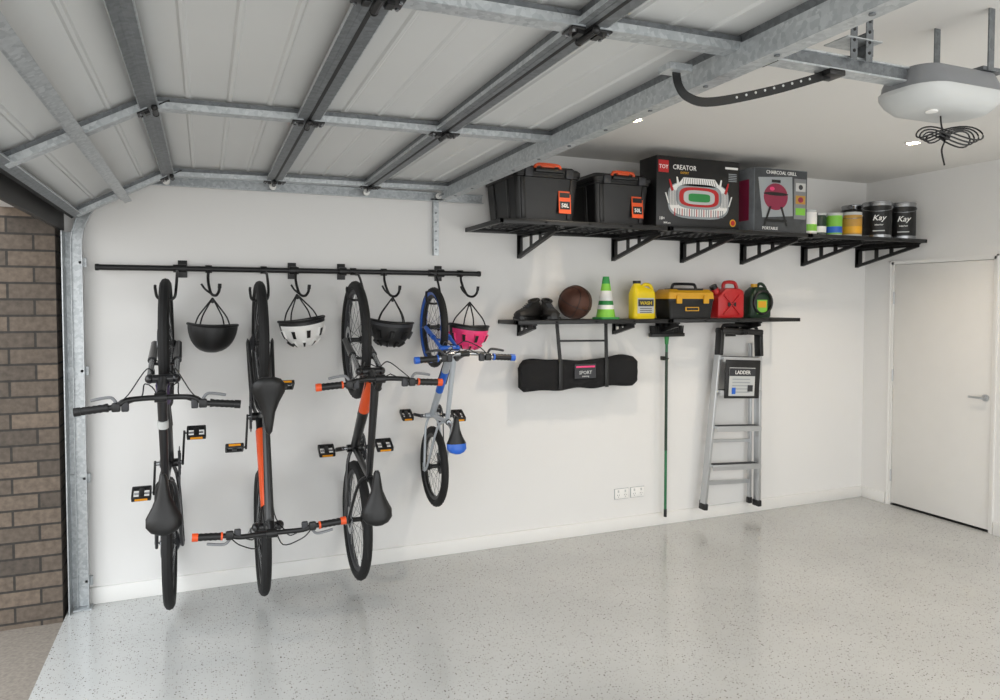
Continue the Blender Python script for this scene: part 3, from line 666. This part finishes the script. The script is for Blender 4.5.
b.loft([rrect(w*.92,d*.9,.035,0),rrect(w,d,.035,.015),rrect(w,d,.035,.16),rrect(w*.85,d*.9,.035,.21),rrect(w*.5,d*.6,.02,.24)],DGN)
b.cyl((-.03,0,.235),(-.03,0,.265),.025,YEL2,16); b.tube(cr([(.0,0,.23),(.02,0,.265),(.06,0,.26),(.09,0,.215),(.095,0,.14)],4),.012,DGN,10)
b.decal([(-.05,.03),(-.05,.14),(.05,.14),(.05,.03)],-d/2,LGRN); b.decal([(-.04,.08),(-.04,.13),(.04,.13),(.04,.08)],-d/2-.0012,YEL2)
b.tube([( .0+.088*math.cos(t),-.07,.12+.088*math.sin(t)) for t in [2*math.pi*i/24 for i in range(24)]],.010,BLK,8,True)
b.build('garden_spray_bottle',Matrix.Translation((4.02,4.42,LZ+.001)))
# ------------------------------------------------------------ hanging bag
b=B(); rings=[]
N=34
for i in range(N+1):
    t=i/N; x=-.465+.93*t
    e=min(1,(min(t,1-t)*30)**.5*.4+.78) 
    sag=.006*math.sin(3*math.pi*t)+.004*math.sin(17*t)-.012*(t-.5)*-1
    hh=(.106+.004*math.sin(23*t)+.006*math.sin(9*t))*e; dd=(.030+.008*math.sin(13*t+1)+.004*math.sin(31*t))*e
    rings.append([V((x+.006*math.sin(k*2.1),dd*math.copysign(abs(math.cos(2*math.pi*k/20))**.8,math.cos(2*math.pi*k/20))*(1+.25*math.sin(k*1.7+i*.4)),sag+hh*math.copysign(abs(math.sin(2*math.pi*k/20))**.6,math.sin(2*math.pi*k/20)))) for k in range(20)])
b.loft(rings,CLOTH)
for t in (-.17,.20): b.box((t,-.037,0),(.03,.006,.20),BPL,bev=.002)
b.box((.02,-.045,.02),(.17,.006,.10),DGR); b.box((.02,-.049,.052),(.15,.003,.012),PNK); b.text('SPORT',.02,-.0505,.0,.034,LGR); b.text('training',.02,-.0505,-.02,.018,LGR)
for s_,xx in ((-1,-.17),(1,.20)): b.beam((xx,-.03,.09),(xx+s_*.012,-.0,.36),.026,.005,BPL,ref=(1,0,0))
b.beam((-.18,0,.235),(.21,0,.23),.012,.014,BPL,ref=(0,1,0))
b.build('carry_bag',Matrix.Translation((2.45,4.44,1.205)))
# ------------------------------------------------------------ broom
b=B(); b.tube([(0,0,.05),(0,0,1.38)],.0105,POLE,12); b.tube([(0,0,.04),(0,0,.10)],.012,BLK,12); b.tube([(0,0,.55),(0,0,1.30)],.0110,DGN,12)
b.tube([(0,0,1.36),(0,0,1.42)],[.014,.018],GRN,12)
b.box((0,0,1.43),(.30,.05,.028),BLK,bev=.006)
for i in range(19):
    for j in (-1,0,1): b.tube([(-.135+.015*i,j*.015,1.44),(-.138+.0153*i,j*.018,1.50)],.005,BLK,5)
b.box((0,.035,1.25),(.03,.05,.03),BLK,bev=.003); b.torus((0,0,1.25),(0,0,1),.014,.005,BLK,16,6)
b.build('broom',Matrix.Translation((3.23,4.50,.035)))
# ------------------------------------------------------------ step ladder
b=B()
def lx(s_,z,in_=0): return s_*(.265-.078*z/1.42-in_)
for s_ in (-1,1):
    b.beam((lx(s_,0),0,.02),(lx(s_,1.36),0,1.36),.026,.058,ALU,ref=(1,0,0),bev=.003)
    b.beam((lx(s_,0,.03),.055,.03),(lx(s_,1.3,.03),.055,1.3),.02,.03,ALU,ref=(1,0,0),bev=.003)
    b.beam((lx(s_,0),0,0),(lx(s_,.05),0,.05),.034,.075,BPL,ref=(1,0,0),bev=.006)
    b.beam((lx(s_,0,.03),.055,.01),(lx(s_,.05,.03),.055,.06),.03,.04,BPL,ref=(1,0,0),bev=.006)
    b.beam((lx(s_,1.20),-.01,1.20),(lx(s_,1.40),0,1.40),.036,.07,BPL,ref=(1,0,0),bev=.008)
for z in (.34,.64,.92,1.18):
    w=2*lx(1,z)-.024
    b.box((0,-.01,z),(w,.085,.022),ALU,bev=.003); b.box((0,-.056,z-.012),(w,.006,.034),ALU)
    for k in range(4): b.box((0,-.035+.018*k,z+.012),(w*.95,.006,.003),DGR)
b.box((0,.055,.19),(.44,.018,.03),ALU); b.box((0,.055,.52),(.40,.018,.022),ALU)
b.box((0,.0,1.39),(.40,.10,.045),BPL,bev=.012)
b.tube(cr([(-.17,0,1.38),(-.165,0,1.42),(-.12,0,1.435),(.12,0,1.435),(.165,0,1.42),(.17,0,1.38)],4),.014,BPL,10)
b.box((0,-.06,1.02),(.34,.012,.30),BPL,bev=.006); b.box((-.01,-.068,1.0),(.25,.004,.22),LGR); b.box((-.01,-.071,1.075),(.25,.003,.06),DGR)
b.text('LADDER',-.01,-.0735,1.06,.04,WHT); 
for k in range(5): b.box((-.02,-.071,1.02-.025*k),(.17,.002,.008),PGR)
b.box((-.09,-.072,.93),(.035,.002,.05),BLU); b.box((.07,-.072,.95),(.05,.002,.05),DGR)
b.build('step_ladder',Matrix.Translation((3.81,4.45,.095))@Matrix.Rotation(.05,4,'Y'))
b=B(); b.b2(3.83,3.93,4.55,4.558,1.44,1.52,BLK,.002)
for s_ in (-.02,.02): b.tube(cr([(3.88+s_,4.55,1.47),(3.88+s_,4.50,1.465),(3.88+s_,4.39,1.465),(3.88+s_,4.375,1.50)],4),.006,BLK,8)
b.build('wall_hook')
for x in (2.875,3.015):
    b=B(); b.box((0,-.004,0),(.115,.009,.073),WHT,bev=.002)
    b.box((0,-.0015,0),(.121,.003,.079),PGR)
    for s_ in (-1,1):
        b.box((s_*.03,-.0095,.02),(.012,.004,.018),LGR,bev=.001)
        b.box((s_*.03-.008,-.009,-.008),(.002,.002,.009),DGR,rot=Matrix.Rotation(.5,3,'Y')); b.box((s_*.03+.008,-.009,-.008),(.002,.002,.009),DGR,rot=Matrix.Rotation(-.5,3,'Y')); b.box((s_*.03,-.009,-.022),(.002,.002,.009),DGR)
    b.build('power_outlet',Matrix.Translation((x,D-.0005,.275)))
# ------------------------------------------------------------ downlights
for x,y in ((2.28,3.50),(4.28,3.30),(2.25,.6),(4.28,.6)):  # last two are out of view, added as extra lamps
    b=B(); b.lathe([(.036,-.001),(.052,-.001),(.052,-.006),(.040,-.008)],(0,0,0),(0,0,1),WHT,28,True); b.lathe([(.0005,-.003),(.036,-.003)],(0,0,0),(0,0,1),LAMP,24)
    b.build('downlight',Matrix.Translation((x,y,ZC)))
    l=bpy.data.lights.new('downlight_bulb','SPOT'); l.energy=50; l.color=(1,.86,.70); l.spot_size=math.radians(130); l.spot_blend=.8; l.shadow_soft_size=.04
    o=bpy.data.objects.new('downlight_bulb',l); o.location=(x,y,ZC-.02); bpy.context.collection.objects.link(o)
# ------------------------------------------------------------ world + portals
w=bpy.data.worlds.new('overcast_sky'); bpy.context.scene.world=w; w.use_nodes=True; nt=w.node_tree
bg=nt.nodes['Background']; tc=nt.nodes.new('ShaderNodeTexCoord'); sp=nt.nodes.new('ShaderNodeSeparateXYZ'); nt.links.new(tc.outputs['Generated'],sp.inputs[0])
mr=nt.nodes.new('ShaderNodeMapRange'); nt.links.new(sp.outputs[2],mr.inputs[0]); mr.inputs[1].default_value=-.1; mr.inputs[2].default_value=.5
c=mixc(nt,mr.outputs[0],(.65,.65,.64),(.93,.97,1.0)); nt.links.new(c,bg.inputs[0]); bg.inputs[1].default_value=3.7
def portal(loc,rot,sx,sy):
    l=bpy.data.lights.new('sky_portal','AREA'); l.shape='RECTANGLE'; l.size=sx; l.size_y=sy; l.cycles.is_portal=True
    o=bpy.data.objects.new('sky_portal',l); o.location=loc; o.rotation_euler=rot; bpy.context.collection.objects.link(o)
portal((XL-.26,1.96,1.08),(0,-math.pi/2,0),2.24,4.94)
portal(((XL+XR)/2,YB-.01,ZC/2),(math.pi/2,0,0),XR-XL,ZC)
# ------------------------------------------------------------ camera
cd=bpy.data.cameras.new('camera'); cam=bpy.data.objects.new('camera',cd); bpy.context.collection.objects.link(cam)
cam.location=(0,0,1.69); cam.rotation_euler=(math.radians(88),0,math.radians(-22.5)); cd.lens=713*36/1000; cd.sensor_width=36; cd.shift_y=-.02
bpy.context.scene.camera=cam
try:
    bpy.context.scene.view_settings.view_transform='Standard'
except Exception as e: print(e)
